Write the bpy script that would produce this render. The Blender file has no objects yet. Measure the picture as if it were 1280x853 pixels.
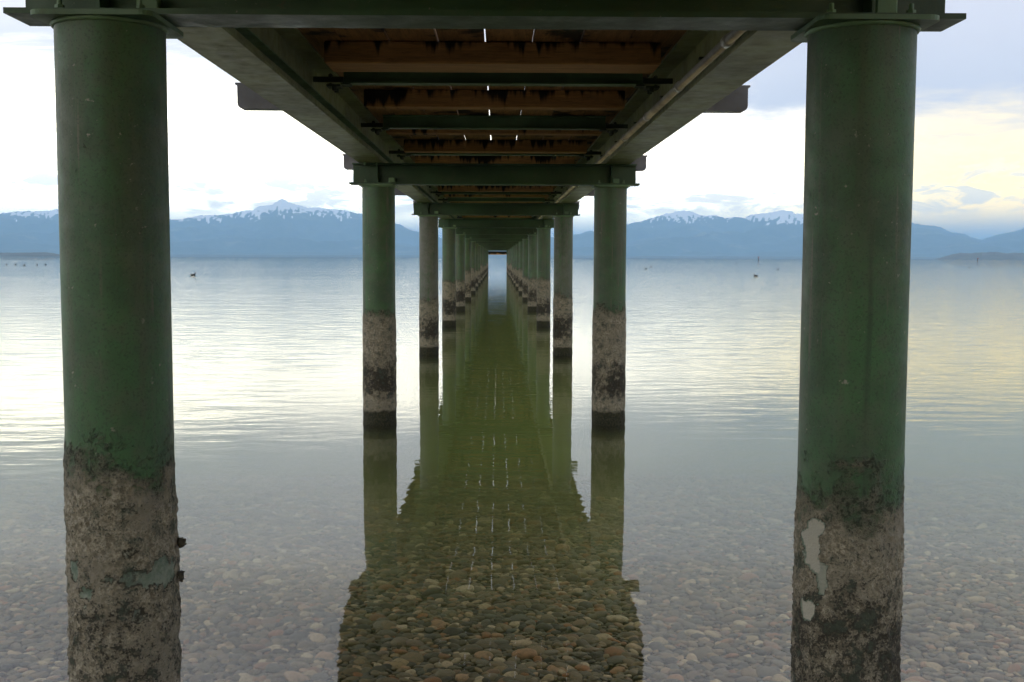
import bpy, bmesh, math, random
import numpy as np
from mathutils import Matrix, Vector, Euler
random.seed(7); rng = np.random.default_rng(11)
sc = bpy.context.scene
C = sc.collection
R = math.radians

# ------------------------------------------------------------------ units of the place
S = 2.2                      # distance between the two pillar rows (m)
F = 1.38                     # focal length / 1000 px of the 1280 px photograph
K = F * S                    # depth scale
H0 = 0.725 * S               # camera height above the water
def dep(z): return z * K
def up(h): return H0 + h * S

# ------------------------------------------------------------------ camera
cam = bpy.data.cameras.new("camera"); co = bpy.data.objects.new("camera", cam); C.objects.link(co)
cam.sensor_width = 36.0; cam.lens = 36.0 * 1380 / 1280
cam.clip_start = 0.05; cam.clip_end = 80000
PITCH, YAW, ROLL = 4.33, 0.75, 0.19
RM = Matrix.Rotation(R(-YAW), 3, 'Z') @ Matrix.Rotation(R(90 - PITCH), 3, 'X') @ Matrix.Rotation(R(ROLL), 3, 'Z')
co.rotation_euler = RM.to_euler(); co.location = (0.014 * S, 0, H0)
sc.camera = co
def ray(px, py):             # direction in the world of a pixel of the photograph
    return (RM @ Vector(((px - 640) / 1380, (426.5 - py) / 1380, -1))).normalized()

# ------------------------------------------------------------------ render and exposure
sc.render.engine = 'CYCLES'
cy = sc.cycles
cy.use_denoising = True
try: cy.denoiser = 'OPENIMAGEDENOISE'
except Exception: pass
cy.max_bounces = 7; cy.diffuse_bounces = 3; cy.glossy_bounces = 4; cy.transparent_max_bounces = 12
cy.volume_bounces = 3; cy.caustics_reflective = True; cy.caustics_refractive = True
cy.sample_clamp_indirect = 8.0; cy.blur_glossy = 0.3
sc.view_settings.view_transform = 'Standard'; sc.view_settings.look = 'None'
sc.view_settings.exposure = 0.32; sc.view_settings.gamma = 1.0

# ------------------------------------------------------------------ node helpers
class NT:
    def __init__(s, tree): s.t = tree; s.n = tree.nodes; s.l = tree.links
    def node(s, typ, **kw):
        n = s.n.new(typ)
        for k, v in kw.items(): setattr(n, k, v)
        return n
    def put(s, sock, v):
        if isinstance(v, bpy.types.NodeSocket): s.l.new(v, sock)
        elif v is not None:
            if hasattr(sock.default_value, '__len__') and not hasattr(v, '__len__'): v = (v,) * len(sock.default_value)
            if hasattr(v, '__len__') and len(sock.default_value) == 4 and len(v) == 3: v = tuple(v) + (1,)
            sock.default_value = v
    def math(s, op, a, b=None, c=None, clamp=False):
        n = s.node('ShaderNodeMath', operation=op, use_clamp=clamp)
        for i, v in enumerate((a, b, c)):
            if v is not None: s.put(n.inputs[i], v)
        return n.outputs[0]
    def vmath(s, op, a, b=None):
        n = s.node('ShaderNodeVectorMath', operation=op)
        s.put(n.inputs[0], a)
        if b is not None: s.put(n.inputs[1], b)
        return n.outputs['Value'] if op in ('DOT_PRODUCT', 'LENGTH') else n.outputs[0]
    def step(s, v, lo, hi, a=0.0, b=1.0):
        n = s.node('ShaderNodeMapRange', interpolation_type='SMOOTHSTEP')
        for i, x in enumerate((v, lo, hi, a, b)): s.put(n.inputs[i], x)
        return n.outputs[0]
    def lin(s, v, lo, hi, a=0.0, b=1.0):
        n = s.node('ShaderNodeMapRange')
        for i, x in enumerate((v, lo, hi, a, b)): s.put(n.inputs[i], x)
        return n.outputs[0]
    def mix(s, f, a, b, blend='MIX'):
        n = s.node('ShaderNodeMix', data_type='RGBA', blend_type=blend)
        s.put(n.inputs[0], f); s.put(n.inputs[6], a); s.put(n.inputs[7], b)
        return n.outputs[2]
    def noise(s, vec, scale, detail=4, rough=0.55, dist=0.0):
        n = s.node('ShaderNodeTexNoise'); s.put(n.inputs['Vector'], vec)
        n.inputs['Scale'].default_value = scale; n.inputs['Detail'].default_value = detail
        n.inputs['Roughness'].default_value = rough; n.inputs['Distortion'].default_value = dist
        return n.outputs[0]
    def vor(s, vec, scale, out='Distance', feature='F1'):
        n = s.node('ShaderNodeTexVoronoi', feature=feature); s.put(n.inputs['Vector'], vec)
        n.inputs['Scale'].default_value = scale
        return n.outputs[out]
    def scale(s, vec, v): return s.vmath('MULTIPLY', vec, v)
    def add(s, a, b): return s.vmath('ADD', a, b)
    def sep(s, v):
        n = s.node('ShaderNodeSeparateXYZ'); s.put(n.inputs[0], v); return n.outputs
    def ramp(s, f, stops, interp='LINEAR'):
        n = s.node('ShaderNodeValToRGB'); n.color_ramp.interpolation = interp
        e = n.color_ramp.elements
        while len(e) < len(stops): e.new(0.5)
        for el, (p, c) in zip(e, stops): el.position = p; el.color = tuple(c) + (1,)
        s.put(n.inputs[0], f); return n.outputs[0]
    def attr(s, name, kind='GEOMETRY', out='Fac'):
        n = s.node('ShaderNodeAttribute', attribute_type=kind, attribute_name=name); return n.outputs[out]
    def bump(s, h, strength=1.0, dist=0.01, normal=None):
        n = s.node('ShaderNodeBump'); s.put(n.inputs['Height'], h)
        s.put(n.inputs['Strength'], strength); n.inputs['Distance'].default_value = dist
        if normal is not None: s.put(n.inputs['Normal'], normal)
        return n.outputs[0]
def material(name):
    m = bpy.data.materials.new(name); m.use_nodes = True
    t = NT(m.node_tree); t.n.clear()
    t.out = t.node('ShaderNodeOutputMaterial')
    return m, t
def principled(t, color, rough=0.6, normal=None, spec=0.4, metal=0.0):
    b = t.node('ShaderNodeBsdfPrincipled')
    t.put(b.inputs['Base Color'], color); t.put(b.inputs['Roughness'], rough)
    t.put(b.inputs['Specular IOR Level'], spec); t.put(b.inputs['Metallic'], metal)
    if normal is not None: t.put(b.inputs['Normal'], normal)
    t.l.new(b.outputs[0], t.out.inputs[0]); return b

# ------------------------------------------------------------------ sky: NISHITA under a broken sheet of cloud
SUN_EL, SUN_AZ = 38.0, 24.0
w = bpy.data.worlds.new("World"); sc.world = w; w.use_nodes = True
t = NT(w.node_tree); t.n.clear()
wo = t.node('ShaderNodeOutputWorld')
sky = t.node('ShaderNodeTexSky', sky_type='NISHITA', sun_disc=False)
sky.sun_elevation = R(SUN_EL); sky.sun_rotation = R(SUN_AZ); sky.air_density = 1.5; sky.dust_density = 3.0
b1 = t.node('ShaderNodeBackground'); t.l.new(sky.outputs[0], b1.inputs[0]); b1.inputs[1].default_value = 0.08
d = t.node('ShaderNodeTexCoord').outputs['Generated']
x, y, z = t.sep(d)[0:3]
n_big = t.noise(t.scale(d, (3.0, 3.0, 9.0)), 1.0, 4, 0.5)
n_mid = t.noise(t.scale(d, (7.0, 7.0, 34.0)), 1.0, 6, 0.6, 0.4)
n_low = t.noise(t.scale(d, (22.0, 22.0, 75.0)), 1.0, 6, 0.62, 0.5)
edge = t.math('ADD', t.lin(x, -0.30, 0.42, 0.138, 0.090), t.math('MULTIPLY', t.math('SUBTRACT', n_mid, 0.5), 0.10))
sheet = t.step(t.math('SUBTRACT', z, edge), -0.040, 0.045)
warm = t.step(x, 0.10, 0.40)
low = t.mix(warm, (6.6, 6.0, 4.7), (5.0, 3.45, 0.75))
puffs = t.math('MULTIPLY', t.step(n_low, 0.46, 0.60), t.math('MULTIPLY', t.step(z, 0.030, 0.045), t.step(z, 0.105, 0.060)))
low = t.mix(t.math('MULTIPLY', puffs, 0.75), low, (1.75, 1.60, 1.42))
low = t.vmath('MULTIPLY', low, t.vmath('ADD', (1, 1, 1), t.scale((0.9, 0.8, 0.5), t.step(z, 0.075, 0.025))))
high = t.mix(t.step(n_big, 0.35, 0.68), (0.98, 0.94, 1.02), (1.36, 1.28, 1.27))
high = t.mix(t.step(x, 0.02, 0.30), high, t.mix(0.8, high, (0.64, 0.63, 0.75)))
high = t.mix(t.step(z, 0.25, 0.9), high, (0.92, 0.92, 0.95))
cloud = t.mix(sheet, low, high)
b2 = t.node('ShaderNodeBackground'); t.l.new(cloud, b2.inputs[0]); b2.inputs[1].default_value = 1.0
ms = t.node('ShaderNodeMixShader'); ms.inputs[0].default_value = 0.92
t.l.new(b1.outputs[0], ms.inputs[1]); t.l.new(b2.outputs[0], ms.inputs[2]); t.l.new(ms.outputs[0], wo.inputs[0])

sun = bpy.data.lights.new("sun", 'SUN'); so = bpy.data.objects.new("sun", sun); C.objects.link(so)
sun.energy = 0.6; sun.angle = R(18); sun.color = (1.0, 0.95, 0.86)
sd = Vector((math.sin(R(SUN_AZ)) * math.cos(R(SUN_EL)), math.cos(R(SUN_AZ)) * math.cos(R(SUN_EL)), math.sin(R(SUN_EL))))
so.rotation_euler = (-sd).to_track_quat('-Z', 'Y').to_euler(); so.location = (20, 40, 60)

# ------------------------------------------------------------------ numeric noise
def vnoise(p, seed=0):
    p = np.asarray(p, float); i = np.floor(p).astype(np.int64); f = p - i; f = f * f * (3 - 2 * f)
    def h(a):
        n = (a[..., 0] * 374761393 + a[..., 1] * 668265263 + a[..., 2] * 2147483647 + seed * 974711) & 0xffffffff
        n = ((n ^ (n >> 13)) * 1274126177) & 0xffffffff
        n = ((n ^ (n >> 16)) * 2246822519) & 0xffffffff
        return ((n ^ (n >> 15)) & 0xffff) / 65535.0
    r = 0
    for a in (0, 1):
        for b in (0, 1):
            for c in (0, 1):
                wt = (f[..., 0] if a else 1 - f[..., 0]) * (f[..., 1] if b else 1 - f[..., 1]) * (f[..., 2] if c else 1 - f[..., 2])
                r = r + wt * h(i + np.array([a, b, c]))
    return r
def fbm(p, seed=0, oct=4, gain=0.5):
    p = np.asarray(p, float); a, s_, tot = 1.0, 0.0, 0.0
    for k in range(oct):
        s_ = s_ + a * vnoise(p * 2 ** k, seed + k * 17); tot += a; a *= gain
    return s_ / tot
def ss(x, a, b):
    t_ = np.clip((x - a) / (b - a), 0, 1); return t_ * t_ * (3 - 2 * t_)

# ------------------------------------------------------------------ object helpers
def mesh_from(name, verts, faces, smooth=False):
    me = bpy.data.meshes.new(name); me.from_pydata([tuple(map(float, v)) for v in verts], [], [tuple(map(int, f)) for f in faces]); me.update()
    if smooth: me.polygons.foreach_set('use_smooth', [True] * len(me.polygons))
    return me
def fast_mesh(name, v, f, smooth=True):        # v (N,3), f (M,k) arrays
    me = bpy.data.meshes.new(name); v = np.asarray(v, np.float32); f = np.asarray(f, np.int32)
    me.vertices.add(len(v)); me.vertices.foreach_set('co', v.ravel())
    k = f.shape[1]; me.loops.add(f.size); me.loops.foreach_set('vertex_index', f.ravel())
    me.polygons.add(len(f)); me.polygons.foreach_set('loop_start', np.arange(0, f.size, k, dtype=np.int32))
    me.polygons.foreach_set('loop_total', np.full(len(f), k, np.int32))
    me.update(calc_edges=True); me.validate()
    if smooth: me.polygons.foreach_set('use_smooth', np.ones(len(me.polygons), bool))
    return me
def fattr(me, name, vals):
    a = me.attributes.new(name, 'FLOAT', 'POINT'); a.data.foreach_set('value', np.asarray(vals, np.float32))
def obj(name, me, mat=None, parent=None, loc=(0, 0, 0), rot=(0, 0, 0)):
    o = bpy.data.objects.new(name, me); C.objects.link(o)
    if mat is not None and me is not None and len(me.materials) == 0: me.materials.append(mat)
    if parent is not None: o.parent = parent
    o.location = loc; o.rotation_euler = rot; return o
def tag(o, label=None, cat=None, group=None, kind=None):
    if label: o['label'] = label
    if cat: o['category'] = cat
    if group: o['group'] = group
    if kind: o['kind'] = kind
    return o
def bevelled(bm, wd, seg=1):
    bmesh.ops.bevel(bm, geom=list(bm.edges), offset=wd, segments=seg, affect='EDGES', clamp_overlap=True)
def bm_mesh(name, bm, smooth=False):
    bmesh.ops.recalc_face_normals(bm, faces=list(bm.faces))
    me = bpy.data.meshes.new(name); bm.to_mesh(me); bm.free()
    if smooth: me.polygons.foreach_set('use_smooth', [True] * len(me.polygons))
    return me
def box(bm, x0, x1, y0, y1, z0, z1):
    r = bmesh.ops.create_cube(bm, size=1.0)
    for v in r['verts']:
        v.co = Vector(((x0 + x1) / 2 + v.co.x * (x1 - x0), (y0 + y1) / 2 + v.co.y * (y1 - y0), (z0 + z1) / 2 + v.co.z * (z1 - z0)))
    return r['verts']
def box_mesh(name, sx, sy, sz, bev=0.003):
    bm = bmesh.new(); box(bm, -sx / 2, sx / 2, -sy / 2, sy / 2, 0, sz)
    if bev: bevelled(bm, bev)
    return bm_mesh(name, bm)
def extrude_profile(bm, prof, a, b, axis='X'):   # prof: list of (p, z); extruded along axis from a to b
    def P(u, p, q): return (u, p, q) if axis == 'X' else (p, u, q)
    va = [bm.verts.new(P(a, p, q)) for p, q in prof]; vb = [bm.verts.new(P(b, p, q)) for p, q in prof]
    n = len(prof)
    for i in range(n): bm.faces.new((va[i], va[(i + 1) % n], vb[(i + 1) % n], vb[i]))
    bm.faces.new(va[::-1]); bm.faces.new(vb)
def iprof(wd, h, tf, tw):
    a, b = wd / 2, tw / 2
    return [(-a, 0), (a, 0), (a, tf), (b, tf), (b, h - tf), (a, h - tf), (a, h), (-a, h), (-a, h - tf), (-b, h - tf), (-b, tf), (-a, tf)]
def grid_faces(nu, nv, wrap=False):
    i = np.arange(nv - 1)[:, None]; cols = nu if wrap else nu - 1
    j = np.arange(cols)[None, :]; j2 = (j + 1) % nu
    return np.stack([(i * nu + j), (i * nu + j2), ((i + 1) * nu + j2), ((i + 1) * nu + j)], -1).reshape(-1, 4)

# ------------------------------------------------------------------ materials
def mat_paint(name, base, grime=0.35, rough=0.45):
    m, t = material(name)
    p = t.node('ShaderNodeNewGeometry').outputs['Position']
    rnd = t.node('ShaderNodeObjectInfo').outputs['Random']
    pp = t.add(p, t.scale((1, 1, 1), t.math('MULTIPLY', rnd, 30.0)))
    n1 = t.noise(pp, 1.6, 5, 0.6); n2 = t.noise(pp, 11.0, 6, 0.65); n3 = t.noise(pp, 70.0, 3, 0.6)
    base2 = tuple(c * 0.55 for c in base)
    c = t.mix(t.step(n1, 0.35, 0.65), base, base2)
    c = t.mix(t.math('MULTIPLY', t.step(n2, 0.50, 0.72), grime), c, (0.10, 0.085, 0.06))
    c = t.mix(t.step(n3, 0.68, 0.78), c, (0.15, 0.14, 0.11))
    c = t.mix(t.step(t.noise(pp, 5.0, 7, 0.7), 0.66, 0.74), c, (0.10, 0.045, 0.02))
    principled(t, c, t.lin(n2, 0.3, 0.7, rough - 0.08, rough + 0.2), t.bump(t.math('ADD', n2, t.math('MULTIPLY', n3, 0.5)), 0.35, 0.004), 0.4)
    return m
M_STEEL = mat_paint('green_steel_paint', (0.130, 0.225, 0.105))
M_GIRDER = mat_paint('girder_paint_lit', (0.27, 0.285, 0.125), 0.35)  # paler copy of the steel paint, light off the water put into its colour
M_BEAM = mat_paint('shaded_green_beam_paint', (0.034, 0.078, 0.030), 0.25)  # darker copy of the steel paint, shade on the beam fronts put into it
M_STEEL_DARK = mat_paint('dark_bracket_paint', (0.055, 0.075, 0.048), 0.5)
M_GREY = mat_paint('grey_steel', (0.16, 0.16, 0.18), 0.3)
M_PIPE = mat_paint('pipe_grey', (0.52, 0.52, 0.48), 0.2, 0.22)

def mat_wood(name, a, b, along, drips=False):
    m, t = material(name)
    tc = t.node('ShaderNodeTexCoord').outputs['Object']
    rnd = t.node('ShaderNodeObjectInfo').outputs['Random']
    p = t.add(tc, t.scale((3.1, 5.7, 1.3), t.math('MULTIPLY', rnd, 40.0)))
    st = (1.2, 14.0, 14.0) if along == 'X' else (14.0, 1.2, 14.0)
    g = t.noise(t.scale(p, st), 2.2, 6, 0.65, 0.6)
    g2 = t.noise(t.scale(p, st), 9.0, 4, 0.6)
    c = t.mix(t.step(g, 0.32, 0.68), a, b)
    c = t.mix(t.math('MULTIPLY', t.step(g2, 0.5, 0.7), 0.6), c, tuple(v * 0.35 for v in b))
    c = t.mix(t.math('MULTIPLY', t.lin(rnd, 0.0, 1.0, 0.0, 0.5), 1.0), c, tuple(v * 0.5 for v in b))
    if drips:                                       # water stains running down from the deck joints
        dn = t.math('ADD', t.math('MULTIPLY', t.noise(t.scale(p, (22.0, 0.6, 0.5)), 1.0, 2, 0.5), 0.45), t.math('MULTIPLY', t.noise(t.scale(p, (2.6, 0.6, 0.4)), 1.0, 3, 0.5), 0.6))
        zz = t.sep(tc)[2]
        c = t.mix(t.step(t.math('ADD', dn, t.math('MULTIPLY', zz, 1.5)), 0.60, 0.70), c, (0.016, 0.013, 0.010))
    else:
        c = t.mix(t.step(t.noise(t.scale(p, (2.0, 2.0, 2.0)), 1.4, 5, 0.6), 0.50, 0.62), c, (0.018, 0.014, 0.010))
    principled(t, c, 0.75, t.bump(t.math('ADD', g, g2), 0.5, 0.004), 0.25)
    return m
M_TIMBER = mat_wood('weathered_brown_timber', (0.62, 0.33, 0.115), (0.38, 0.20, 0.078), 'X', True)
M_PLANK = mat_wood('stained_brown_plank', (0.40, 0.21, 0.085), (0.22, 0.12, 0.05), 'Y')

def mat_pillar():
    m, t = material('pillar_paint_and_crust')
    P = t.node('ShaderNodeNewGeometry').outputs['Position']
    zz = t.sep(P)[2]
    rnd = t.node('ShaderNodeObjectInfo').outputs['Random']
    p = t.add(P, t.scale((7.0, 3.0, 0.0), t.math('MULTIPLY', rnd, 50.0)))
    crust = t.attr('crust'); bare = t.attr('bare')
    grime = t.attr('grime', 'OBJECT'); belt = t.attr('weed', 'OBJECT')
    n1 = t.noise(p, 3.2, 5, 0.6); n2 = t.noise(p, 17.0, 6, 0.68); n3 = t.noise(p, 70.0, 4, 0.7)
    streak = t.noise(t.scale(p, (9.0, 9.0, 0.7)), 1.0, 5, 0.6)
    # paint
    c = t.mix(t.step(n1, 0.36, 0.66), (0.043, 0.108, 0.039), (0.032, 0.066, 0.029))
    c = t.mix(t.math('MULTIPLY', t.step(streak, 0.48, 0.68), 0.55), c, (0.070, 0.066, 0.038))
    run = t.noise(t.scale(p, (34.0, 34.0, 0.9)), 1.0, 4, 0.6)
    c = t.mix(t.math('MULTIPLY', t.step(run, 0.58, 0.70), t.step(n1, 0.42, 0.58)), c, (0.105, 0.095, 0.062))
    c = t.mix(t.math('MULTIPLY', t.step(t.noise(t.scale(p, (15.0, 15.0, 0.5)), 1.0, 3), 0.60, 0.70), 0.6), c, (0.022, 0.036, 0.020))
    c = t.mix(t.step(t.noise(p, 26.0, 5, 0.7), 0.655, 0.70), c, (0.20, 0.19, 0.14))
    c = t.mix(t.math('MULTIPLY', t.step(n3, 0.64, 0.72), t.step(n1, 0.5, 0.6)), c, (0.17, 0.15, 0.11))
    c = t.mix(t.math('MULTIPLY', grime, t.step(t.math('ADD', t.math('MULTIPLY', streak, 0.6), t.math('MULTIPLY', n2, 0.4)), 0.36, 0.56)), c, (0.115, 0.112, 0.095))
    c = t.mix(t.math('MULTIPLY', grime, t.step(n3, 0.56, 0.66)), c, (0.040, 0.038, 0.030))
    c = t.mix(t.math('MULTIPLY', t.step(t.noise(p, 9.0, 6, 0.72), 0.44, 0.64), 0.55), c, (0.066, 0.084, 0.048))
    c = t.mix(t.math('MULTIPLY', t.step(t.noise(p, 130.0, 3, 0.7), 0.52, 0.66), 0.5), c, (0.020, 0.032, 0.017))
    # crust: tan lime and dried weed, dark mottles, wet foot
    tan = t.mix(t.step(n3, 0.38, 0.62), (0.120, 0.102, 0.070), (0.31, 0.275, 0.205))
    tan = t.mix(t.step(t.noise(p, 6.0, 4), 0.45, 0.7), tan, (0.195, 0.172, 0.128))
    mott = t.math('ADD', t.math('MULTIPLY', n2, 0.50), t.math('ADD', t.math('MULTIPLY', n3, 0.38), t.math('MULTIPLY', t.noise(p, 150.0, 3, 0.7), 0.27)))
    zone = t.math('MULTIPLY', t.step(zz, 0.20, 0.36), t.step(zz, 0.74, 0.46))         # darker weed belt
    mott = t.math('ADD', mott, t.math('MULTIPLY', belt, t.math('MULTIPLY', zone, t.lin(n1, 0.3, 0.7, 0.02, 0.26))))
    cr = t.mix(t.step(mott, 0.585, 0.69), tan, (0.030, 0.026, 0.018))
    n4 = t.noise(p, 170.0, 3, 0.7)
    cr = t.mix(t.math('MULTIPLY', t.step(n4, 0.56, 0.68), 0.75), cr, (0.045, 0.038, 0.024))
    cr = t.mix(t.math('MULTIPLY', t.step(n2, 0.52, 0.66), 0.35), cr, (0.075, 0.105, 0.075))
    foot = t.step(t.math('ADD', zz, t.math('MULTIPLY', t.math('SUBTRACT', n2, 0.5), 0.11)), 0.155, 0.115)
    cr = t.mix(foot, cr, t.mix(t.step(n3, 0.4, 0.65), (0.016, 0.017, 0.009), (0.045, 0.042, 0.022)))
    cr = t.mix(t.step(zz, -0.02, -0.14), cr, (0.085, 0.09, 0.045))
    upper = t.math('MULTIPLY', t.step(crust, 0.0, 0.35), t.step(crust, 0.95, 0.45))
    cr = t.mix(t.math('MULTIPLY', upper, t.step(n3, 0.44, 0.58)), cr, (0.032, 0.036, 0.022))
    br = t.mix(t.step(n2, 0.4, 0.65), (0.20, 0.225, 0.175), (0.10, 0.135, 0.10))
    cr = t.mix(t.math('MULTIPLY', t.step(bare, 0.02, 0.2), t.step(n3, 0.62, 0.45)), cr, (0.035, 0.032, 0.022))  # dark rim round bare patches, shadow of the crust edge painted in
    cr = t.mix(t.step(t.math('ADD', bare, t.math('MULTIPLY', t.math('SUBTRACT', t.math('ADD', n3, n2), 1.0), 0.9)), 0.30, 0.75), cr, t.mix(t.step(bare, 1.2, 2.0), br, (0.36, 0.34, 0.28)))
    mk = t.step(t.math('ADD', crust, t.math('MULTIPLY', t.math('ADD', t.math('SUBTRACT', n3, 0.5), t.math('SUBTRACT', n2, 0.5)), 1.1)), 0.22, 0.70)
    col = t.mix(mk, c, cr)
    hgt = t.math('ADD', t.math('MULTIPLY', mk, t.math('ADD', n2, n3)), t.math('MULTIPLY', n3, 0.15))
    rough = t.mix(mk, t.lin(n2, 0.3, 0.7, 0.42, 0.62), 0.9)
    principled(t, col, rough, t.bump(hgt, 0.85, 0.007), 0.35)
    return m
M_PILLAR = mat_pillar()

def mat_flat(name, col, rough=0.7, var=0.3, scale=20.0):
    m, t = material(name)
    p = t.node('ShaderNodeTexCoord').outputs['Object']
    n = t.noise(p, scale, 4)
    principled(t, t.mix(t.step(n, 0.35, 0.65), col, tuple(c * (1 - var) for c in col)), rough, t.bump(n, 0.2, 0.003))
    return m

# ------------------------------------------------------------------ lake bed
def depth_at(Yv):
    return np.interp(Yv, [-4000, -60, -10, -1.5, 3, 5, 7, 10, 14, 20, 40, 80, 200, 60000],
                     [6, 5, 1.4, 0.0, -0.12, -0.20, -0.36, -0.68, -1.05, -1.7, -3.6, -6, -9, -9])  # ground behind the camera raised to block sky light
def mat_bed():
    m, t = material('lake_bed_gravel')
    P = t.node('ShaderNodeNewGeometry').outputs['Position']
    v = t.node('ShaderNodeTexVoronoi'); t.put(v.inputs['Vector'], P); v.inputs['Scale'].default_value = 15.0
    c = t.ramp(t.sep(v.outputs['Color'])[0], [(0, (0.03, 0.028, 0.02)), (0.5, (0.08, 0.065, 0.045)), (0.8, (0.13, 0.11, 0.075)), (1, (0.12, 0.065, 0.03))])
    c = t.mix(t.step(v.outputs['Distance'], 0.03, 0.06), c, (0.035, 0.03, 0.02))
    yy = t.sep(P)[1]
    far = t.step(yy, 10.0, 17.0)
    c = t.mix(far, c, t.mix(t.noise(P, 0.8, 5), (0.10, 0.115, 0.045), (0.17, 0.18, 0.075)))
    c = t.mix(t.step(t.sep(P)[2], 0.25, 0.9), c, t.mix(t.noise(P, 2.0, 5), (0.030, 0.042, 0.016), (0.075, 0.065, 0.035)))   # grassy bank behind the shore, out of view, raised to darken that side
    principled(t, c, 0.9, t.bump(t.math('MULTIPLY', v.outputs['Distance'], -1.0), 0.6, 0.03), 0.2)
    return m
xs = np.concatenate([-np.geomspace(60000, 9, 24), np.linspace(-8, 8, 65), np.geomspace(9, 60000, 24)])
ys = np.concatenate([np.array([-4000, -400, -60, -40, -25, -16, -10, -5]), np.linspace(-3, 16, 96), np.geomspace(17, 60000, 40)])
gx, gy = np.meshgrid(xs, ys)
gz = depth_at(gy) + (fbm(np.stack([gx, gy, gx * 0], -1) * 0.9, 5, 4) - 0.5) * 0.06 * ss(np.abs(gx), 60, 10)
bed = obj('lake_bed', fast_mesh('lake_bed', np.stack([gx, gy, gz - 0.012], -1).reshape(-1, 3), grid_faces(len(xs), len(ys))), mat_bed())
tag(bed, kind='structure')

# pebbles: three hundred of the nearest as separate stones, the rest as one mass
PAL = [(0.0, (0.014, 0.012, 0.008)), (0.14, (0.046, 0.039, 0.022)), (0.34, (0.125, 0.088, 0.039)), (0.50, (0.060, 0.062, 0.048)),
       (0.62, (0.185, 0.124, 0.053)), (0.76, (0.115, 0.102, 0.070)), (0.86, (0.23, 0.086, 0.022)), (0.93, (0.40, 0.32, 0.19)), (1.0, (0.24, 0.165, 0.070))]
def mat_pebble(name, kind):
    m, t = material(name)
    r = t.node('ShaderNodeObjectInfo').outputs['Random'] if kind == 'obj' else t.attr('tone')
    p = t.node('ShaderNodeNewGeometry').outputs['Position']
    n = t.noise(p, 60.0, 5, 0.65)
    c = t.ramp(r, PAL)
    c = t.mix(t.math('MULTIPLY', t.step(n, 0.45, 0.7), 0.5), c, (0.05, 0.048, 0.03))
    c = t.mix(t.math('MULTIPLY', t.step(t.noise(p, 14.0, 3), 0.45, 0.65), 0.3), c, (0.09, 0.085, 0.04))
    principled(t, c, 0.7, t.bump(n, 0.3, 0.003), 0.3)
    return m
def ico(sub):
    bm = bmesh.new(); bmesh.ops.create_icosphere(bm, subdivisions=sub, radius=1.0)
    bm.verts.ensure_lookup_table(); v = np.array([tuple(q.co) for q in bm.verts]); f = np.array([[q.index for q in fc.verts] for fc in bm.faces]); bm.free(); return v, f
def stone_shape(v, seed):
    q = np.sign(v) * np.abs(v) ** 0.86
    return q * (0.80 + 0.42 * fbm(v * 1.1 + seed * 7.3 + 20, seed, 2))[:, None]
def scatter(y0, y1, sp, xw):
    n = int((y1 - y0) / sp); m_ = int(2 * xw / sp)
    jy, jx = np.meshgrid(np.arange(n), np.arange(m_), indexing='ij')
    px = -xw + (jx + 0.5 * (jy % 2) + rng.uniform(-.42, .42, jx.shape)) * sp; py = y0 + (jy + rng.uniform(-.42, .42, jx.shape)) * sp
    k = np.abs(px) < 0.49 * py + 2.6
    return px[k], py[k]
def mass(parts):
    V, Fc, T = [], [], []; off = 0
    for (px, py, sp, sub) in parts:
        protos = [stone_shape(ico(sub)[0], s_) for s_ in range(10)]; f = ico(sub)[1]
        for s_ in range(10):
            idx = np.arange(len(px))[s_::10]; n = len(idx)
            a = sp * np.minimum(rng.lognormal(-0.50, 0.36, n), 1.7); b = a * rng.uniform(.62, .95, n); c = a * rng.uniform(.28, .48, n)
            th = rng.normal(0, 0.7, n); v = protos[s_]
            ti = rng.normal(0, 0.16, (n, 2))
            X = v[None, :, 0] * a[:, None]; Y = v[None, :, 1] * b[:, None]; Z = v[None, :, 2] * c[:, None] + X * ti[:, :1] + Y * ti[:, 1:]
            x2 = X * np.cos(th)[:, None] - Y * np.sin(th)[:, None]; y2 = X * np.sin(th)[:, None] + Y * np.cos(th)[:, None]
            bx, by = px[idx], py[idx]; bz = depth_at(by) + c * rng.uniform(.0, .6, n)
            V.append(np.stack([x2 + bx[:, None], y2 + by[:, None], Z + bz[:, None]], -1).reshape(-1, 3))
            Fc.append((f[None] + (off + np.arange(n) * len(v))[:, None, None]).reshape(-1, 3)); off += n * len(v)
            T.append(np.repeat(rng.uniform(0, 1, n), len(v)))
    me = fast_mesh('pebbles', np.concatenate(V), np.concatenate(Fc)); fattr(me, 'tone', np.concatenate(T)); return me
pxa, pya = scatter(4.2, 5.25, 0.034, 5.2)
near = (np.abs(pxa - 0.03) < 0.40) & (pya > 4.80)
pxb, pyb = scatter(5.25, 8.6, 0.036, 7); pxc, pyc = scatter(8.6, 12.5, 0.06, 9)
pxd, pyd = scatter(3.0, 4.2, 0.040, 5)
bside = np.abs(pxb) > 0.49 * pyb + 0.45; aside = np.abs(pxa) > 0.49 * pya + 0.45
ni = np.where(near)[0]; ni = ni[np.argsort(pya[ni])][:300]
keep = np.ones(len(pxa), bool); keep[ni] = False
pm = obj('pebbles', mass([(pxa[keep & ~aside], pya[keep & ~aside], 0.034, 3), (pxa[aside], pya[aside], 0.036, 2), (pxd, pyd, 0.040, 1), (pxb[~bside], pyb[~bside], 0.036, 2), (pxb[bside], pyb[bside], 0.040, 1), (pxc, pyc, 0.06, 1)]), mat_pebble('pebble_mass', 'attr'))
tag(pm, 'rounded grey, brown and ochre pebbles lying on the shallow lake bed', kind='stuff')
iv, ifc = ico(3); MP = mat_pebble('pebble_stone', 'obj')
stone_me = [fast_mesh('pebble', stone_shape(iv, 40 + s_), ifc) for s_ in range(10)]
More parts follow.
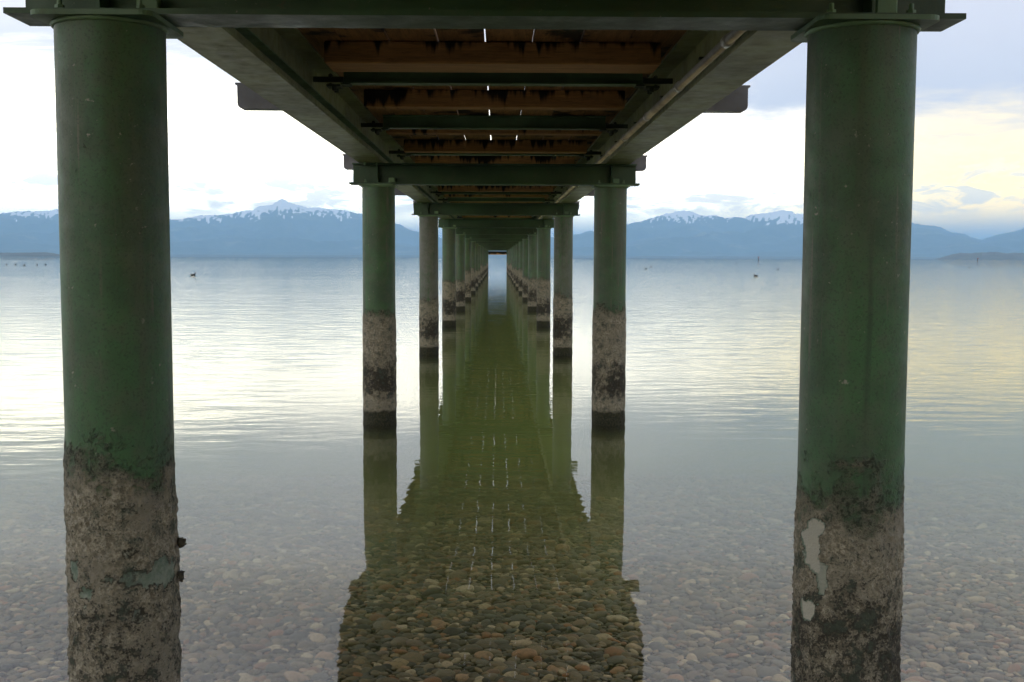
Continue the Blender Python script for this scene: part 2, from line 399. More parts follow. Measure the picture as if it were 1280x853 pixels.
for q, i in enumerate(ni):
    a = 0.034 * min(random.lognormvariate(-0.46, 0.34), 1.6); c = a * random.uniform(.28, .48)
    o = obj('pebble', stone_me[q % 10], MP, bed, (pxa[i], pya[i], float(depth_at(pya[i])) + c * random.uniform(0.1, .6)), (random.gauss(0, .12), random.gauss(0, .12), random.gauss(0, .7)))
    o.scale = (a, a * random.uniform(.62, .95), c)

# ------------------------------------------------------------------ water: a closed body with real swell near the shore
def mat_water():
    m, t = material('lake_water')
    P = t.node('ShaderNodeNewGeometry').outputs['Position']
    I = t.node('ShaderNodeNewGeometry').outputs['Incoming']
    yy = t.sep(P)[1]; xx = t.sep(P)[0]
    # ripples in metres: fine near the shore, a light chop further out, in patches
    patch = t.step(t.noise(t.scale(P, (0.016, 0.05, 0)), 1.0, 4, 0.6), 0.36, 0.64)
    band = t.step(t.noise(t.scale(P, (0.0016, 0.012, 0)), 1.0, 3, 0.55), 0.40, 0.60)
    r1 = t.noise(t.scale(P, (1.2, 3.2, 1)), 1.0, 3, 0.5, 0.25)
    r2 = t.noise(t.scale(P, (0.42, 1.25, 1)), 1.0, 4, 0.55, 0.3)
    r3 = t.noise(t.scale(P, (4.5, 6.5, 1)), 1.0, 2, 0.5)
    ax = t.math('ABSOLUTE', xx)
    shelter = t.lin(t.step(ax, 3.0, 1.2), 0, 1, 1.0, 0.35)
    a1 = t.math('MULTIPLY', t.lin(yy, 6.0, 17.0, 0.0025, 0.012), shelter)
    a2 = t.math('MULTIPLY', t.math('MULTIPLY', t.lin(yy, 8.0, 45.0, 0.0018, 0.032), t.lin(patch, 0, 1, 0.6, 1.0)), t.math('MULTIPLY', shelter, t.step(yy, 125.0, 50.0, 0.14, 1.0)))
    a3 = t.lin(yy, 4.0, 14.0, 0.0005, 0.0009)
    h = t.math('ADD', t.math('MULTIPLY', r1, a1), t.math('ADD', t.math('MULTIPLY', r2, a2), t.math('MULTIPLY', r3, a3)))
    wind = t.step(t.noise(t.scale(P, (0.010, 0.085, 0)), 1.0, 5, 0.65, 0.4), 0.46, 0.60)          # cat's-paws in long streaks
    far = t.math('MULTIPLY', t.step(yy, 35.0, 90.0), t.math('MULTIPLY', t.noise(t.scale(P, (0.22, 0.75, 1)), 1.0, 3), t.math('ADD', 0.006, t.math('MULTIPLY', t.math('MULTIPLY', wind, t.lin(band, 0, 1, 0.4, 1.0)), 0.036))))
    h = t.math('ADD', h, far)
    nb = t.bump(h, 1.0, 1.0)
    cs = t.math('ABSOLUTE', t.vmath('DOT_PRODUCT', I, nb))
    fr = t.math('ADD', 0.02, t.math('MULTIPLY', 0.98, t.math('POWER', t.math('SUBTRACT', 1.0, cs, clamp=True), 5.0)), clamp=True)
    g = t.node('ShaderNodeBsdfGlossy'); g.inputs['Roughness'].default_value = 0.0; t.l.new(nb, g.inputs['Normal'])
    tr = t.node('ShaderNodeBsdfTransparent'); tr.inputs[0].default_value = (1, 1, 1, 1)
    mx = t.node('ShaderNodeMixShader'); t.l.new(fr, mx.inputs[0]); t.l.new(tr.outputs[0], mx.inputs[1]); t.l.new(g.outputs[0], mx.inputs[2])
    t.l.new(mx.outputs[0], t.out.inputs['Surface'])
    va = t.node('ShaderNodeVolumeAbsorption'); va.inputs['Color'].default_value = (0.50, 0.60, 0.25, 1); va.inputs['Density'].default_value = 0.40
    vs = t.node('ShaderNodeVolumeScatter'); vs.inputs['Color'].default_value = (0.68, 0.72, 0.30, 1); vs.inputs['Density'].default_value = 0.15; vs.inputs['Anisotropy'].default_value = 0.3
    ad = t.node('ShaderNodeAddShader'); t.l.new(va.outputs[0], ad.inputs[0]); t.l.new(vs.outputs[0], ad.inputs[1])
    t.l.new(ad.outputs[0], t.out.inputs['Volume'])
    return m
xs = np.concatenate([-np.geomspace(58000, 10, 26), np.linspace(-9, 9, 91), np.geomspace(10, 58000, 26)])
ys = np.concatenate([np.linspace(-3.2, 14, 173), np.geomspace(14.4, 58000, 60)])
gx, gy = np.meshgrid(xs, ys)
lim = ss(gy, 0, 2.5) * ss(gy, 12, 8) * ss(np.abs(gx), 30, 6)
ph = gy + 0.05 * np.sin(gx * 0.9 + 0.6) + 0.12 * (fbm(np.stack([gx * .25, gy * .12, gx * 0], -1), 9, 2) - .5)
gz = -0.048 * (ss(ph, 5.9, 4.2) - ss(ph, 4.2, 1.6)) * ss(np.abs(gx), 40, 6)
nu, nv = len(xs), len(ys)
V = np.stack([gx, gy, gz], -1).reshape(-1, 3); Fq = grid_faces(nu, nv)
per = np.concatenate([np.arange(nu), np.arange(1, nv) * nu + nu - 1, (nv - 1) * nu + np.arange(nu - 2, -1, -1), np.arange(nv - 2, 0, -1) * nu])
low_ = V[per].copy(); low_[:, 2] = -30.0; n0 = len(V); npz = len(per)
V2 = np.concatenate([V, low_]); q = np.arange(npz); q2 = (q + 1) % npz
side = np.stack([per[q], n0 + q, n0 + q2, per[q2]], -1)
mw = mesh_from('lake_water', V2, [tuple(f) for f in Fq] + [tuple(f) for f in side] + [tuple(n0 + q[::-1])], False)
mw.polygons.foreach_set('use_smooth', [True] * len(Fq) + [False] * (npz + 1))
water = obj('lake_water', mw, mat_water()); tag(water, kind='structure')

# ------------------------------------------------------------------ the pier
ROWS = [1.085, 3.475] + [3.475 + 2.475 * k for k in range(1, 15)]
BASE = Vector((0, dep(ROWS[0]), 0))
pier = obj('pier', None, loc=BASE)
tag(pier, 'long green steel pier on paired round pillars with brown plank deck, seen from underneath', 'pier')
def part(name, me, mat, loc, rot=(0, 0, 0), parent=None):
    if parent is None: return obj(name, me, mat, pier, Vector(loc) - BASE, rot)
    return obj(name, me, mat, parent, loc, rot)

Z_BEAM, Z_GIRD, Z_JOIST, Z_DECK = up(.31), up(.40), up(.50), up(.552)
RAD = 0.0712 * S * 0.985
def pillar_mesh(name, nu, dz, seed, edge, patches=(), foot=-10.0):
    zs = np.concatenate([[foot, -4, -1.5], np.arange(-0.4, 1.30, dz), np.linspace(1.32, Z_BEAM - 0.012, 8)])
    th = np.linspace(0, 2 * math.pi, nu, endpoint=False)
    T, Z = np.meshgrid(th, zs)
    p = np.stack([np.cos(T) * RAD, np.sin(T) * RAD, Z], -1)
    n1 = fbm(p * 5 + 50, seed, 3); n2 = fbm(p * 26 + 50, seed + 3, 4, .6); n3 = fbm(p * 75 + 50, seed + 5, 2)
    e = edge + 0.30 * (n1 - .5) + 0.16 * (n2 - .5)
    crust = ss(Z, e + .12, e - .20)
    bare = np.zeros_like(Z)
    for (tc_, zc, rt, rz, val) in patches:
        dt = (T - R(tc_) + math.pi) % (2 * math.pi) - math.pi
        dd = np.sqrt((dt * RAD / rt) ** 2 + ((Z - zc) / rz) ** 2) + (n2 - .5) * 2.6 + (n1 - .5) * 1.6
        bare = np.maximum(bare, val * ss(dd, 1.05, 0.85))
    b1_ = np.clip(bare, 0, 1)
    rel = crust ** 2 * (1 - b1_) * (0.001 + 0.006 * ss(n2, .35, .75) + 0.004 * ss(n3, .4, .7))
    r = RAD + rel + 0.0012 * (n1 - .5)
    v = np.stack([np.cos(T) * r, np.sin(T) * r, Z], -1).reshape(-1, 3)
    me = fast_mesh(name, v, grid_faces(nu, len(zs), True))
    fattr(me, 'crust', crust.ravel()); fattr(me, 'bare', bare.ravel()); return me
# heights of marks seen on the first pair
def zrow1(py, dist=3.17): return H0 - math.tan(math.atan((py - 426.5) / 1380) + R(PITCH)) * dist
def thL(f): return math.degrees(math.atan2(-BASE.y, .5 * S)) + math.degrees(math.asin(f))
def thR(f): return math.degrees(math.atan2(-BASE.y, -.5 * S)) + math.degrees(math.asin(f))
pl = pillar_mesh('pillar_mesh', 220, 0.006, 1, zrow1(562), [
    (thL(-.62), zrow1(742), .050, .045, 1.0), (thL(.70), zrow1(728), .060, .045, 1.0), (thL(.10), zrow1(722), .075, .022, .55),
    (thL(-.80), zrow1(712), .030, .03, .8), (thL(.35), zrow1(770), .030, .02, .5), (thL(.05), zrow1(690), .03, .02, .4)])
pr = pillar_mesh('pillar_mesh', 220, 0.006, 2, zrow1(600), [
    (thR(-.62), zrow1(690), .035, .075, 2.0), (thR(-.74), zrow1(768), .030, .032, 2.0), (thR(-.45), zrow1(720), .016, .05, 1.6)])
mids = [pillar_mesh('pillar_mesh', 120, 0.012, 10 + k, 0.98 + .05 * k) for k in range(4)]
fars = [pillar_mesh('pillar_mesh', 40, 0.04, 30 + k, 0.96 + .06 * k) for k in range(4)]
def plate_mesh():
    bm = bmesh.new(); a = 0.172; r = 0.035; pts = []
    for cx, cy, a0 in ((a - r, a - r, 0), (-a + r, a - r, 90), (-a + r, -a + r, 180), (a - r, -a + r, 270)):
        for k in range(6): pts.append((cx + r * math.cos(R(a0 + k * 18)), cy + r * math.sin(R(a0 + k * 18))))
    lo = [bm.verts.new((x_, y_, 0)) for x_, y_ in pts]; hi = [bm.verts.new((x_, y_, 0.014)) for x_, y_ in pts]; n = len(pts)
    for i in range(n): bm.faces.new((lo[i], lo[(i + 1) % n], hi[(i + 1) % n], hi[i]))
    bm.faces.new(lo[::-1]); bm.faces.new(hi); return bm_mesh('cap_plate', bm)
ME_PLATE = plate_mesh()
def weld_mesh():
    n, m_ = 64, 6; th = np.linspace(0, 2 * math.pi, n, endpoint=False); ph_ = np.linspace(0, 2 * math.pi, m_, endpoint=False)
    T, Pp = np.meshgrid(th, ph_, indexing='ij'); rr = 0.009 * (0.8 + 0.5 * vnoise(np.stack([T * 20, Pp * 0, T * 0], -1), 3))
    v = np.stack([(RAD + rr * np.cos(Pp)) * np.cos(T), (RAD + rr * np.cos(Pp)) * np.sin(T), rr * np.sin(Pp)], -1).reshape(-1, 3)
    f = [(i * m_ + j, ((i + 1) % n) * m_ + j, ((i + 1) % n) * m_ + (j + 1) % m_, i * m_ + (j + 1) % m_) for i in range(n) for j in range(m_)]
    return fast_mesh('weld_bead', v, f)
ME_WELD = weld_mesh()
GRIME = {2: (1.0, .75), 3: (.25, .2), 4: (.15, .3)}
PLAB = {(0, -1): 'nearest pillar on the left, crust on its foot peeling off grey green patches', (0, 1): 'nearest pillar on the right, crusted foot with two whitish bare patches',
        (2, -1): 'grimy grey pillar with hardly any green paint left', (2, 1): 'pillar with a grimy grey inner side and green outer side'}
for i, zr in enumerate(ROWS):
    for s_ in (-1, 1):
        me = (pl if s_ < 0 else pr) if i == 0 else (mids[(2 * i + (s_ > 0)) % 4] if i < 5 else fars[(i * 3 + (s_ > 0)) % 4])
        jx, jy = (0, 0) if i < 2 else (random.uniform(-.012, .012), random.uniform(-.02, .02))
        p_ = part('pillar', me, M_PILLAR, (s_ * .5 * S + jx, dep(zr) + jy, 0), (0, 0, 0))
        if i > 0:                                                     # turn alike pillars so their crust differs
            p_.rotation_euler.z = random.uniform(0, 6.28)
        p_['grime'] = GRIME.get(i, (random.uniform(0, .25),) * 2)[0 if s_ < 0 else 1] if i else 0.0
        p_['weed'] = (0.35 if s_ < 0 else 0.65) if i == 0 else random.uniform(.6, 1.0)
        if (i, s_) in PLAB: p_['label'] = PLAB[(i, s_)]
        c_ = part('cap_plate', ME_PLATE, M_STEEL, (0, 0, Z_BEAM - 0.016), (0, 0, -p_.rotation_euler.z), p_)
        if i < 6: part('weld_bead', ME_WELD, M_STEEL, (0, 0, Z_BEAM - 0.019), parent=p_)
# crust flakes that stand off the near left pillar
def flake(w_, h_, seed):
    nu_, nv_ = 7, 7; u, v = np.meshgrid(np.linspace(-1, 1, nu_), np.linspace(-1, 1, nv_))
    wob = fbm(np.stack([u * 1.7, v * 1.7, u * 0], -1) + 9, seed, 3)
    edge_ = 1 - .35 * (np.abs(u * v)) + .5 * (wob - .5)
    P_ = np.stack([u * w_ / 2 * edge_, .012 * (u ** 2) + .02 * (wob - .5), v * h_ / 2 * edge_], -1).reshape(-1, 3)
    top = P_ + np.array([0, .006, 0]); n = len(P_); f = grid_faces(nu_, nv_)
    rim = np.concatenate([np.arange(nu_), np.arange(1, nv_) * nu_ + nu_ - 1, (nv_ - 1) * nu_ + np.arange(nu_ - 2, -1, -1), np.arange(nv_ - 2, 0, -1) * nu_])
    rf = np.stack([rim, np.roll(rim, -1), n + np.roll(rim, -1), n + rim], -1)
    return fast_mesh('crust_flake', np.concatenate([P_, top]), np.concatenate([f[:, ::-1], f + n, rf]))
M_FLAKE = mat_flat('dried_crust', (0.075, 0.065, 0.045), 0.9, .6, 60)
lp = [o for o in pier.children if o.name == 'pillar'][0]
for f_, py_, w_, h_, sd_ in ((.97, 694, .042, .034, 1), (.97, 738, .022, .035, 2)):
    a_ = R(thL(f_)); rr_ = RAD + .009
    obj('crust_flake', flake(w_, h_, sd_), M_FLAKE, lp, (rr_ * math.cos(a_), rr_ * math.sin(a_), zrow1(py_)), (random.uniform(-.3, .3), random.uniform(-.5, .5), a_ - R(55)))

# crossbeams on the pillar heads
def beam_mesh():
    bm = bmesh.new(); hgt = Z_GIRD - Z_BEAM; wd = 0.18
    box(bm, -.62 * S, .62 * S, -wd / 2, wd / 2, 0, .016)
    box(bm, -.607 * S, .607 * S, -.007, .007, .0155, hgt - .0145)
    box(bm, -.607 * S, .607 * S, -wd / 2 + .004, wd / 2 - .004, hgt - .015, hgt - .002)
    return bm_mesh('crossbeam', bm)
ME_BEAM = beam_mesh()
def stiff_mesh():
    bm = bmesh.new(); h_ = Z_GIRD - Z_BEAM - .034
    vs = [(-.005, 0, 0), (-.005, -.078, 0), (-.005, -.078, h_ * .35), (-.005, -.05, h_), (-.005, 0, h_)]
    a = [bm.verts.new(v) for v in vs]; b = [bm.verts.new((v[0] + .010, v[1], v[2])) for v in vs]; n = len(a)
    for i in range(n): bm.faces.new((a[i], a[(i + 1) % n], b[(i + 1) % n], b[i]))
    bm.faces.new(a[::-1]); bm.faces.new(b); return bm_mesh('stiffener', bm)
ME_STIFF = stiff_mesh()
def bolt_mesh(r=.014, h=.012, ln=.03):
    bm = bmesh.new(); bmesh.ops.create_cone(bm, cap_ends=True, segments=6, radius1=r, radius2=r * .95, depth=h, matrix=Matrix.Translation((0, 0, h / 2)))
    bmesh.ops.create_cone(bm, cap_ends=True, segments=10, radius1=r * .55, radius2=r * .5, depth=ln, matrix=Matrix.Translation((0, 0, ln / 2))); return bm_mesh('bolt', bm)
ME_BOLT = bolt_mesh(); ME_CLEAT = box_mesh('cleat', .062, .036, .045, .004)
for i, zr in enumerate(ROWS):
    b_ = part('crossbeam', ME_BEAM, M_BEAM, (0, dep(zr) - .015, Z_BEAM))
    if i < 6:
        for s_ in (-1, 1):
            part('stiffener', ME_STIFF, M_BEAM, (s_ * .50 * S, -.0075, .0165), parent=b_)
            part('cleat', ME_CLEAT, M_STEEL, (s_ * (.462 if s_ < 0 else .497) * S + .05, -.052, .0165), parent=b_)
            for dx in (-.115, .115): part('bolt', ME_BOLT, M_STEEL, (s_ * .5 * S + dx, -.065, .0165), parent=b_)
zend = ROWS[-1]
part('fender_board', box_mesh('fender_board', 1.0 * S, .06, .165 * S, .006), M_TIMBER, (0, dep(zend) + .20, up(.125)))

# girders lying on the crossbeams, one length per bay; a pipe on the right-hand one
def girder_mesh(L):
    bm = bmesh.new(); h_ = Z_DECK - Z_GIRD - .006; wd = .108 * S
    box(bm, -wd / 2, wd / 2, -L / 2, L / 2, 0, .016); box(bm, -.007, .007, -L / 2, L / 2, .0155, h_ - .0155); box(bm, -wd / 2, wd / 2, -L / 2, L / 2, h_ - .016, h_)
    return bm_mesh('girder', bm)
GX = .525 * S
bounds = [-2.9, -.5] + [(r_) for r_ in ROWS[:-1]] + [ROWS[-1] + .1]  # first length added out of view, blocks sky light from behind
gme = {}
ME_LEDGE = {}
for a, b in zip(bounds[:-1], bounds[1:]):
    L = dep(b) - dep(a) - .006; key = round(L, 3)
    if key not in gme:
        gme[key] = girder_mesh(L)
        bm = bmesh.new(); extrude_profile(bm, [(0, 0), (.055, 0), (.055, .007), (.007, .007), (.007, .05), (0, .05)], -L / 2, L / 2, 'Y'); ME_LEDGE[key] = bm_mesh('ledger_angle', bm)
    for s_ in (-1, 1):
        g = part('girder', gme[key], M_GIRDER, (s_ * GX, (dep(a) + dep(b)) / 2, Z_GIRD), (0, 0, math.pi if s_ > 0 else 0))
        for bx in (-.055, .055):
            if dep(-.6) < dep(a) < dep(9): part('bolt', ME_BOLT, M_STEEL_DARK, (bx, L / 2 - .16, -.0005), (math.pi, 0, 0), g)
        part('ledger_angle', ME_LEDGE[key], M_STEEL, (.0075, 0, up(.462) - Z_GIRD), parent=g)
def tube(name, r, L, n=16, axis='Y'):
    th = np.linspace(0, 2 * math.pi, n, endpoint=False); v = []
    for u in (-L / 2, L / 2):
        v += [(r * math.cos(a), u, r * math.sin(a)) for a in th]
    f = [(i, (i + 1) % n, n + (i + 1) % n, n + i) for i in range(n)] + [tuple(range(n))[::-1], tuple(range(n, 2 * n))]
    me = mesh_from(name, v, f); me.polygons.foreach_set('use_smooth', [True] * n + [False] * 2); return me
PX, PZ, PR = .452 * S, Z_GIRD + .030, .021
plen = dep(ROWS[-1]) - dep(-.5)
pipe = part('pipe', tube('pipe', PR, plen), M_PIPE, (PX, dep(-.5) + plen / 2, PZ))
ME_COUP = tube('coupling', PR + .005, .07); ME_CLAMP = box_mesh('clamp', .07, .03, .012, .002)
yy_ = dep(1.55)
while yy_ < dep(18):
    part('coupling', ME_COUP, M_PIPE, (0, yy_ - (dep(-.5) + plen / 2), 0), parent=pipe)
    part('clamp', ME_CLAMP, M_STEEL_DARK, (.012, yy_ + .55 - (dep(-.5) + plen / 2), PR - .003), parent=pipe)
    yy_ += 1.25

# steel joists with dark end brackets, timbers between them, outriggers on every second joist
JX = .434 * S
bm = bmesh.new(); extrude_profile(bm, iprof(.10, Z_DECK - Z_JOIST - .004, .010, .008), -JX, JX, 'X'); ME_JOIST = bm_mesh('joist', bm)
def bracket_mesh():
    bm = bmesh.new()
    box(bm, 0, GX - JX - .010, -.012, .012, .012, .045); box(bm, .012, .10, -.06, .06, -.022, -.010)
    box(bm, -.05, .01, -.055, .055, -.010, -.002)
    for yb in (-.045, .045): bmesh.ops.create_cone(bm, cap_ends=True, segments=6, radius1=.016, radius2=.016, depth=.03, matrix=Matrix.Translation((.05, yb, -.032)))
    for zb in (-.01, .05): bmesh.ops.create_cone(bm, cap_ends=True, segments=6, radius1=.014, radius2=.014, depth=.05, matrix=Matrix.Translation((.08, 0, zb)) @ Matrix.Rotation(R(90), 4, 'X'))
    return bm_mesh('bracket', bm)
ME_BRACK = bracket_mesh()
def outrigger_mesh():
    x1 = .746 * S; x0 = .532 * S; L = x1 - x0; z0 = up(.43) - Z_JOIST; z1 = up(.505) - Z_JOIST; r = .035; pts = [(0, z0)]
    for k in range(7): pts.append((L - r + r * math.sin(R(k * 15)), z0 + r - r * math.cos(R(k * 15))))
    pts += [(L, z1 - .012), (L + .014, z1 - .012), (L + .014, z1), (0, z1)]
    bm = bmesh.new()
    a = [bm.verts.new((x_, -.05, z_)) for x_, z_ in pts]; b = [bm.verts.new((x_, .05, z_)) for x_, z_ in pts]; n = len(pts)
    for i in range(n): bm.faces.new((a[i], a[(i + 1) % n], b[(i + 1) % n], b[i]))
    bm.faces.new(a[::-1]); bm.faces.new(b); return bm_mesh('outrigger', bm), x0
ME_OUT, OX = outrigger_mesh()
zj, k = [], 0
z_ = 2.36 - 2 * .8125
while z_ < ROWS[-1] - .1: zj.append(z_); z_ += .8125 if z_ > 3.4 else (.805 if z_ > 2 else .8125)
for k, z_ in enumerate(zj):
    j_ = part('joist', ME_JOIST, M_STEEL, (0, dep(z_), Z_JOIST))
    for s_ in (-1, 1):
        part('bracket', ME_BRACK, M_STEEL_DARK, (s_ * (JX + .002), 0, 0), (0, 0, math.pi if s_ < 0 else 0), j_)
        if k % 2 == 0: part('outrigger', ME_OUT, M_GREY, (s_ * OX, dep(z_) + .08, Z_JOIST), (0, 0, math.pi if s_ < 0 else 0))
tw = Z_DECK - up(.495) - .002
me_t = [box_mesh('timber', 2 * JX * .995, .15, tw, .006) for _ in range(1)]; me_t2 = box_mesh('timber', 2 * JX * .995, .31, tw, .008)
zt = [1.10, 1.63, 2.135]; z_ = 2.705
while z_ < ROWS[-1] - .1: zt.append(z_); z_ += .5625
for z_ in zt:
    for q in zj:
        if abs(q - z_) * K < .14: z_ = q + .145 / K
    wide = abs(z_ - 2.135) < .01
    part('timber', me_t2 if wide else me_t[0], M_TIMBER, (random.uniform(-.008, .008), dep(z_), up(.495)))
# deck planks, one length per bay
pitch_x = .1225 * S; seams = [dep(b) for b in bounds]
for (a, b) in zip(seams[:-1], seams[1:]):
    for k in range(-6, 6):
        gap = {-1: .014, -2: .010, 0: .010, 1: .009, -3: .008, 2: .008, -4: .007}.get(k, .005)        # shrunk boards near the middle
        if a == seams[2]: gap = .011 if k == -1 else min(gap, .005)
        wpl = pitch_x - gap - random.choice((.0, .0, .001, .003))
        me = box_mesh('plank', wpl, b - a - .012, .045, .003)
        part('plank', me, M_PLANK, ((k + .5) * pitch_x - .02 * S + random.uniform(-.002, .002), (a + b) / 2, Z_DECK + random.uniform(0, .003)))

# ------------------------------------------------------------------ far mountains (polar terrain, ridge heights measured on the photograph)
prof = [(-700, 285), (-400, 262), (-200, 274), (0, 268), (40, 263), (70, 262), (140, 270), (216, 274), (245, 271), (280, 267), (305, 264), (330, 258), (352, 249), (366, 254), (385, 259), (410, 261), (432, 263), (452, 268),
        (480, 277), (505, 283), (527, 291), (560, 299), (600, 303), (650, 303), (690, 297), (720, 292), (745, 288), (768, 286), (787, 280), (812, 272), (838, 266), (855, 262), (876, 268), (905, 273), (930, 272), (955, 266),
        (976, 264), (1003, 267), (1040, 262), (1090, 268), (1143, 280), (1166, 282), (1192, 290), (1214, 297), (1227, 301), (1240, 298), (1260, 290), (1280, 286), (1330, 274), (1420, 283), (1600, 268), (1900, 280), (2400, 275)]
D_R = 17000.0
az_p, h_p = [], []
for px_, py_ in prof:
    d_ = ray(px_, py_); az_p.append(math.atan2(d_.x, d_.y)); h_p.append(D_R * d_.z / math.hypot(d_.x, d_.y) + H0)
na, nr = 1100, 120
az = np.linspace(R(-42), R(48), na); rad = np.concatenate([np.linspace(10200, 17000, 90), np.linspace(17150, 21500, 30)])
A, RR = np.meshgrid(az, rad)
ridge = np.interp(az, az_p, h_p)
ridge = ridge + 60 * (fbm(np.stack([az * 110, az * 0, az * 0], -1) + 5, 3, 5, .5) - .5) + 9 * (np.abs(fbm(np.stack([az * 420, az * 0, az * 0], -1) + 9, 8, 3) - .5) * -4 + .5)
px3, py3 = RR * np.sin(A), RR * np.cos(A)
q = np.stack([px3 / 1500, py3 / 1500, px3 * 0], -1) + 40
rid = 1 - np.abs(2 * fbm(q, 21, 5, .52) - 1)
u = np.clip((RR - 10200) / 6800, 0, 1)
slope = (0.05 * u + 0.95 * u ** 2.1)
hz = ridge[None] * slope
spur = (rid - .72) * 620 * np.sin(np.pi * np.clip(u, 0, 1)) ** 1.0 * np.clip(u * 1.4, 0, 1)
hz = np.where(RR <= 17000, hz + spur, ridge[None] * (1 - ((RR - 17000) / 4600) ** 1.3) + (rid - .72) * 200 * np.clip((RR - 17000) / 1500, 0, 1))
cap = ridge[None] * (RR / 17000.0) * (0.985 - .0 * u)
hz = np.where((RR < 16900), np.minimum(hz, cap), hz)
hz = np.maximum(hz, -20) - 4 * (u < .001)
def mat_mountain():
    m, t = material('forest_and_snow')
    P = t.node('ShaderNodeNewGeometry').outputs['Position']; N = t.node('ShaderNodeNewGeometry').outputs['Normal']
    zz = t.sep(P)[2]
    n1 = t.noise(t.scale(P, (.0021,) * 3), 1.0, 7, 0.65); n2 = t.noise(t.scale(P, (.010,) * 3), 1.0, 5, 0.65)
    forest = t.mix(t.step(n2, .4, .62), (0.020, 0.036, 0.026), (0.045, 0.058, 0.040))
    forest = t.mix(t.step(n1, .56, .66), forest, (0.12, 0.12, 0.075))
    sn = t.step(t.math('ADD', t.attr('snow'), t.math('MULTIPLY', t.math('SUBTRACT', n2, .5), .5)), .45, .55)
    c = t.mix(sn, forest, (0.88, 0.89, 0.92))
    principled(t, c, .9, None, .1); return m
gul = .55 * fbm(np.stack([A * 420 + RR / 420, RR / 420 - A * 160, A * 0], -1) + 60, 31, 4, .65) + .45 * fbm(np.stack([A * 420 - RR / 500, RR / 420 + A * 200, A * 0], -1) + 90, 37, 4, .65)
big = fbm(np.stack([A * 30, RR / 3500, A * 0], -1) + 60, 33, 3)
snow = ss(1.7 * (hz - 430) / 450.0 + 2.9 * (gul - .5) + 1.0 * (big - .5), .50, .80)
mme = fast_mesh('mountains', np.stack([px3, py3, hz], -1).reshape(-1, 3), grid_faces(na, nr)); fattr(mme, 'snow', snow.ravel())
mt = obj('mountains', mme, mat_mountain()); tag(mt, kind='structure')

# low wooded shores in front of the mountains
M_WOOD = mat_flat('far_trees', (0.05, 0.055, 0.045), .9, .5, .02)
def shore(name, x0, x1, d0, d1, hpx, seed, label):
    a0 = math.atan2(ray(x0, 321).x, ray(x0, 321).y); a1 = math.atan2(ray(x1, 321).x, ray(x1, 321).y)
    n = max(40, int(abs(x1 - x0) * 1.2)); m_ = 14; aa = np.linspace(a0, a1, n); r_ = np.linspace(d0, d1, m_)
    A_, R_ = np.meshgrid(aa, r_); hh = hpx / 1380 * d0
    sx = np.linspace(0, 1, n)[None]; sy = np.linspace(0, 1, m_)[:, None]
    e_ = ss(sx, 0, .08) * ss(sx, 1, .92) * ss(sy, 0, .12) * ss(sy, 1, .6)
    crown = fbm(np.stack([A_ * d0 / 260, R_ / 260, A_ * 0], -1) + 7, seed, 3) * .7 + .5 * fbm(np.stack([A_ * d0 / 35, R_ / 60, A_ * 0], -1), seed + 2, 3)
    z_ = e_ * hh * (crown + .25) - .3
    o = obj(name, fast_mesh(name, np.stack([R_ * np.sin(A_), R_ * np.cos(A_), z_], -1).reshape(-1, 3), grid_faces(n, m_)), M_WOOD)
    tag(o, label, kind='stuff'); return o
shore('shore_woods', -420, 92, 4300, 5200, 5.0, 3, 'low dark wooded spit on the far shore at the left')
shore('shore_woods', 60, 1250, 9000, 9900, 2.6, 5, 'thin dark line of woods along the far shore below the mountains')
shore('shore_woods', 1165, 1700, 5200, 6600, 8.0, 8, 'low wooded hill on the far shore at the right')

# ------------------------------------------------------------------ water birds and marker posts
def at_water(px_, py_):
    d_ = ray(px_, py_); k_ = -H0 / d_.z; p_ = co.location + d_ * k_; return Vector((p_.x, p_.y, 0))
def bird_mesh():
    sp = [(-.21, .075, .006, .006), (-.17, .07, .03, .02), (-.10, .045, .075, .055), (0, .03, .10, .075), (.09, .035, .085, .07), (.14, .075, .05, .05), (.155, .125, .033, .035),
          (.165, .17, .030, .033), (.185, .205, .034, .034), (.215, .21, .026, .026), (.235, .203, .010, .012)]
    n = 14; v = []; th = np.linspace(0, 2 * math.pi, n, endpoint=False)
    for i, (x_, z_, ry, rz) in enumerate(sp):
        a = sp[min(i + 1, len(sp) - 1)]; b = sp[max(i - 1, 0)]; tx, tz = a[0] - b[0], a[1] - b[1]; l = math.hypot(tx, tz); nx, nz_ = -tz / l, tx / l
        v += [(x_ + nx * rz * math.sin(q_), ry * math.cos(q_), z_ + nz_ * rz * math.sin(q_)) for q_ in th]
    f = [(i * n + j, i * n + (j + 1) % n, (i + 1) * n + (j + 1) % n, (i + 1) * n + j) for i in range(len(sp) - 1) for j in range(n)]
    f += [tuple(range(n))[::-1], tuple((len(sp) - 1) * n + np.arange(n))]
    return mesh_from('bird', v, f, True)
def bill_mesh():
    v = [(.225, -.010, .196), (.225, .010, .196), (.225, .008, .214), (.225, -.008, .214), (.268, -.003, .194), (.268, .003, .194), (.268, .002, .199), (.268, -.002, .199)]
    return mesh_from('bill', v, [(0, 1, 2, 3)[::-1], (4, 5, 6, 7), (0, 1, 5, 4), (1, 2, 6, 5), (2, 3, 7, 6), (3, 0, 4, 7)])
ME_B, ME_BILL = bird_mesh(), bill_mesh(); M_BIRD = mat_flat('black_plumage', (0.020, 0.019, 0.020), .7, .4, 30); M_BILL = mat_flat('pale_bill', (.55, .5, .45), .5, .1)
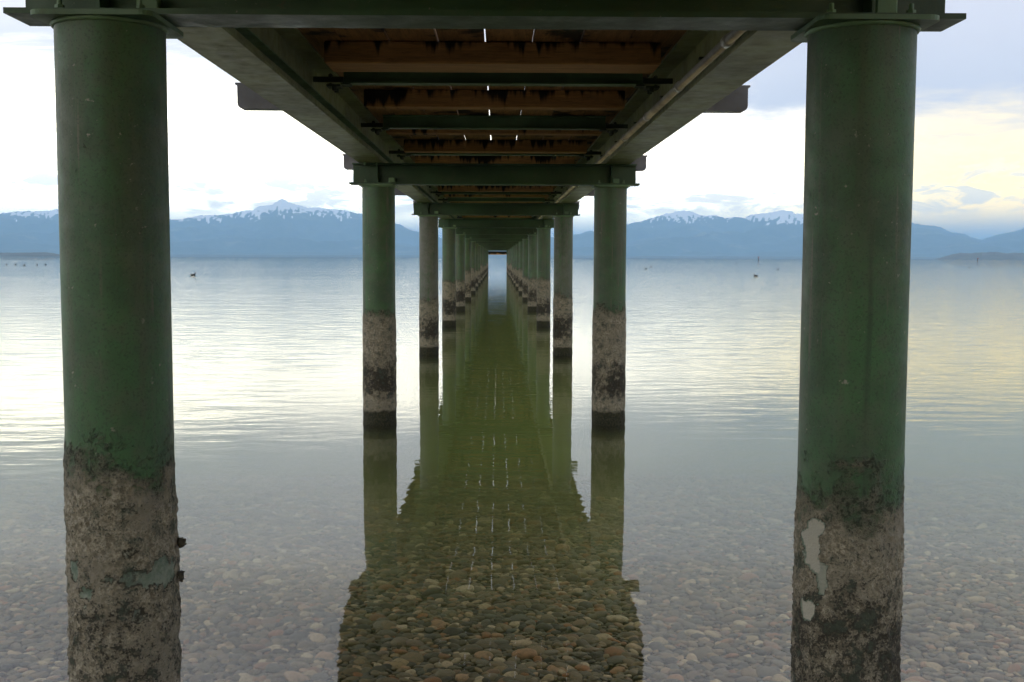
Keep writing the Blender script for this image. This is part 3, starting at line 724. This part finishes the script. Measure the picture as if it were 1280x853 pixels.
birds = [(241, 344.5, 1.15, 20, 'black water bird swimming alone just right of the near left pillar'),
         (945, 345.5, 1.0, 160, 'black water bird swimming just left of the near right pillar, the closest on that side'),
         (807.5, 336.5, 1.0, 200, 'small dark water bird, left one of the close pair right of the second right pillar'),
         (813.5, 334, 1.0, 10, 'small dark water bird, right one of the close pair right of the second right pillar'),
         (972, 337, .9, 30, 'tiny dark water bird far out close beside the near right pillar'),
         (920.5, 330, 1.2, 170, 'tiny dark water bird farthest out between the two right pillars'),
         (1211.5, 335, 1.0, 0, 'tiny dark water bird far out right of the near right pillar')]
for x_, wh in ((8, 'leftmost'), (19, 'second from the left'), (30, 'middle one'), (46, 'second from the right'), (57, 'rightmost')):
    birds.append((x_, 331.5 + random.uniform(-.5, .7), 1.3, random.uniform(0, 360), 'tiny dark bird, %s of the five far out at the left edge' % wh))
for px_, py_, s_, yaw_, lab in birds:
    b_ = obj('water_bird', ME_B, M_BIRD, None, at_water(px_, py_), (0, 0, R(yaw_))); b_.scale = (s_,) * 3
    obj('bill', ME_BILL, M_BILL, b_)
    tag(b_, lab, 'bird', 'far flock of birds at the left edge' if 'of the five' in lab else 'birds swimming on the lake')
M_POST = mat_flat('dark_post', (.06, .05, .05), .8, .3); M_RED = mat_flat('red_board', (.25, .06, .05), .6, .2)
for px_, py_, ht, lab in ((948, 326.3, 2.6, 'thin dark marker post standing in the lake left of the near right pillar'), (1222, 327.3, 2.2, 'short dark marker post standing in the lake at the far right')):
    p_ = at_water(px_, py_); r_ = obj('marker_post', None, None, None, p_); tag(r_, lab, 'marker post', 'marker posts in the lake')
    th = np.linspace(0, 2 * math.pi, 10, endpoint=False); v = [(rr * math.cos(a), rr * math.sin(a), z_) for z_, rr in ((-9, .26), (ht * .8, .22), (ht, .18)) for a in th]
    f = [(i * 10 + j, i * 10 + (j + 1) % 10, (i + 1) * 10 + (j + 1) % 10, (i + 1) * 10 + j) for i in range(2) for j in range(10)] + [tuple(20 + np.arange(10))]
    obj('post', mesh_from('post', v, f), M_POST, r_)
    obj('board', box_mesh('board', .8, .05, .5, .01), M_RED, r_, (0, -.24, ht - .6))

# ------------------------------------------------------------------ haze between here and the mountains
m, t = material('haze_air')
pv = t.node('ShaderNodeVolumePrincipled'); pv.inputs['Color'].default_value = (0.37, 0.64, 0.97, 1); pv.inputs['Density'].default_value = 9e-5; pv.inputs['Anisotropy'].default_value = 0.0
t.l.new(pv.outputs[0], t.out.inputs['Volume'])
bm = bmesh.new(); box(bm, -62000, 62000, -5000, 61500, -32, 1250)
hz_o = obj('haze', bm_mesh('haze', bm), m); tag(hz_o, 'pale blue haze in the air over the lake', kind='stuff')
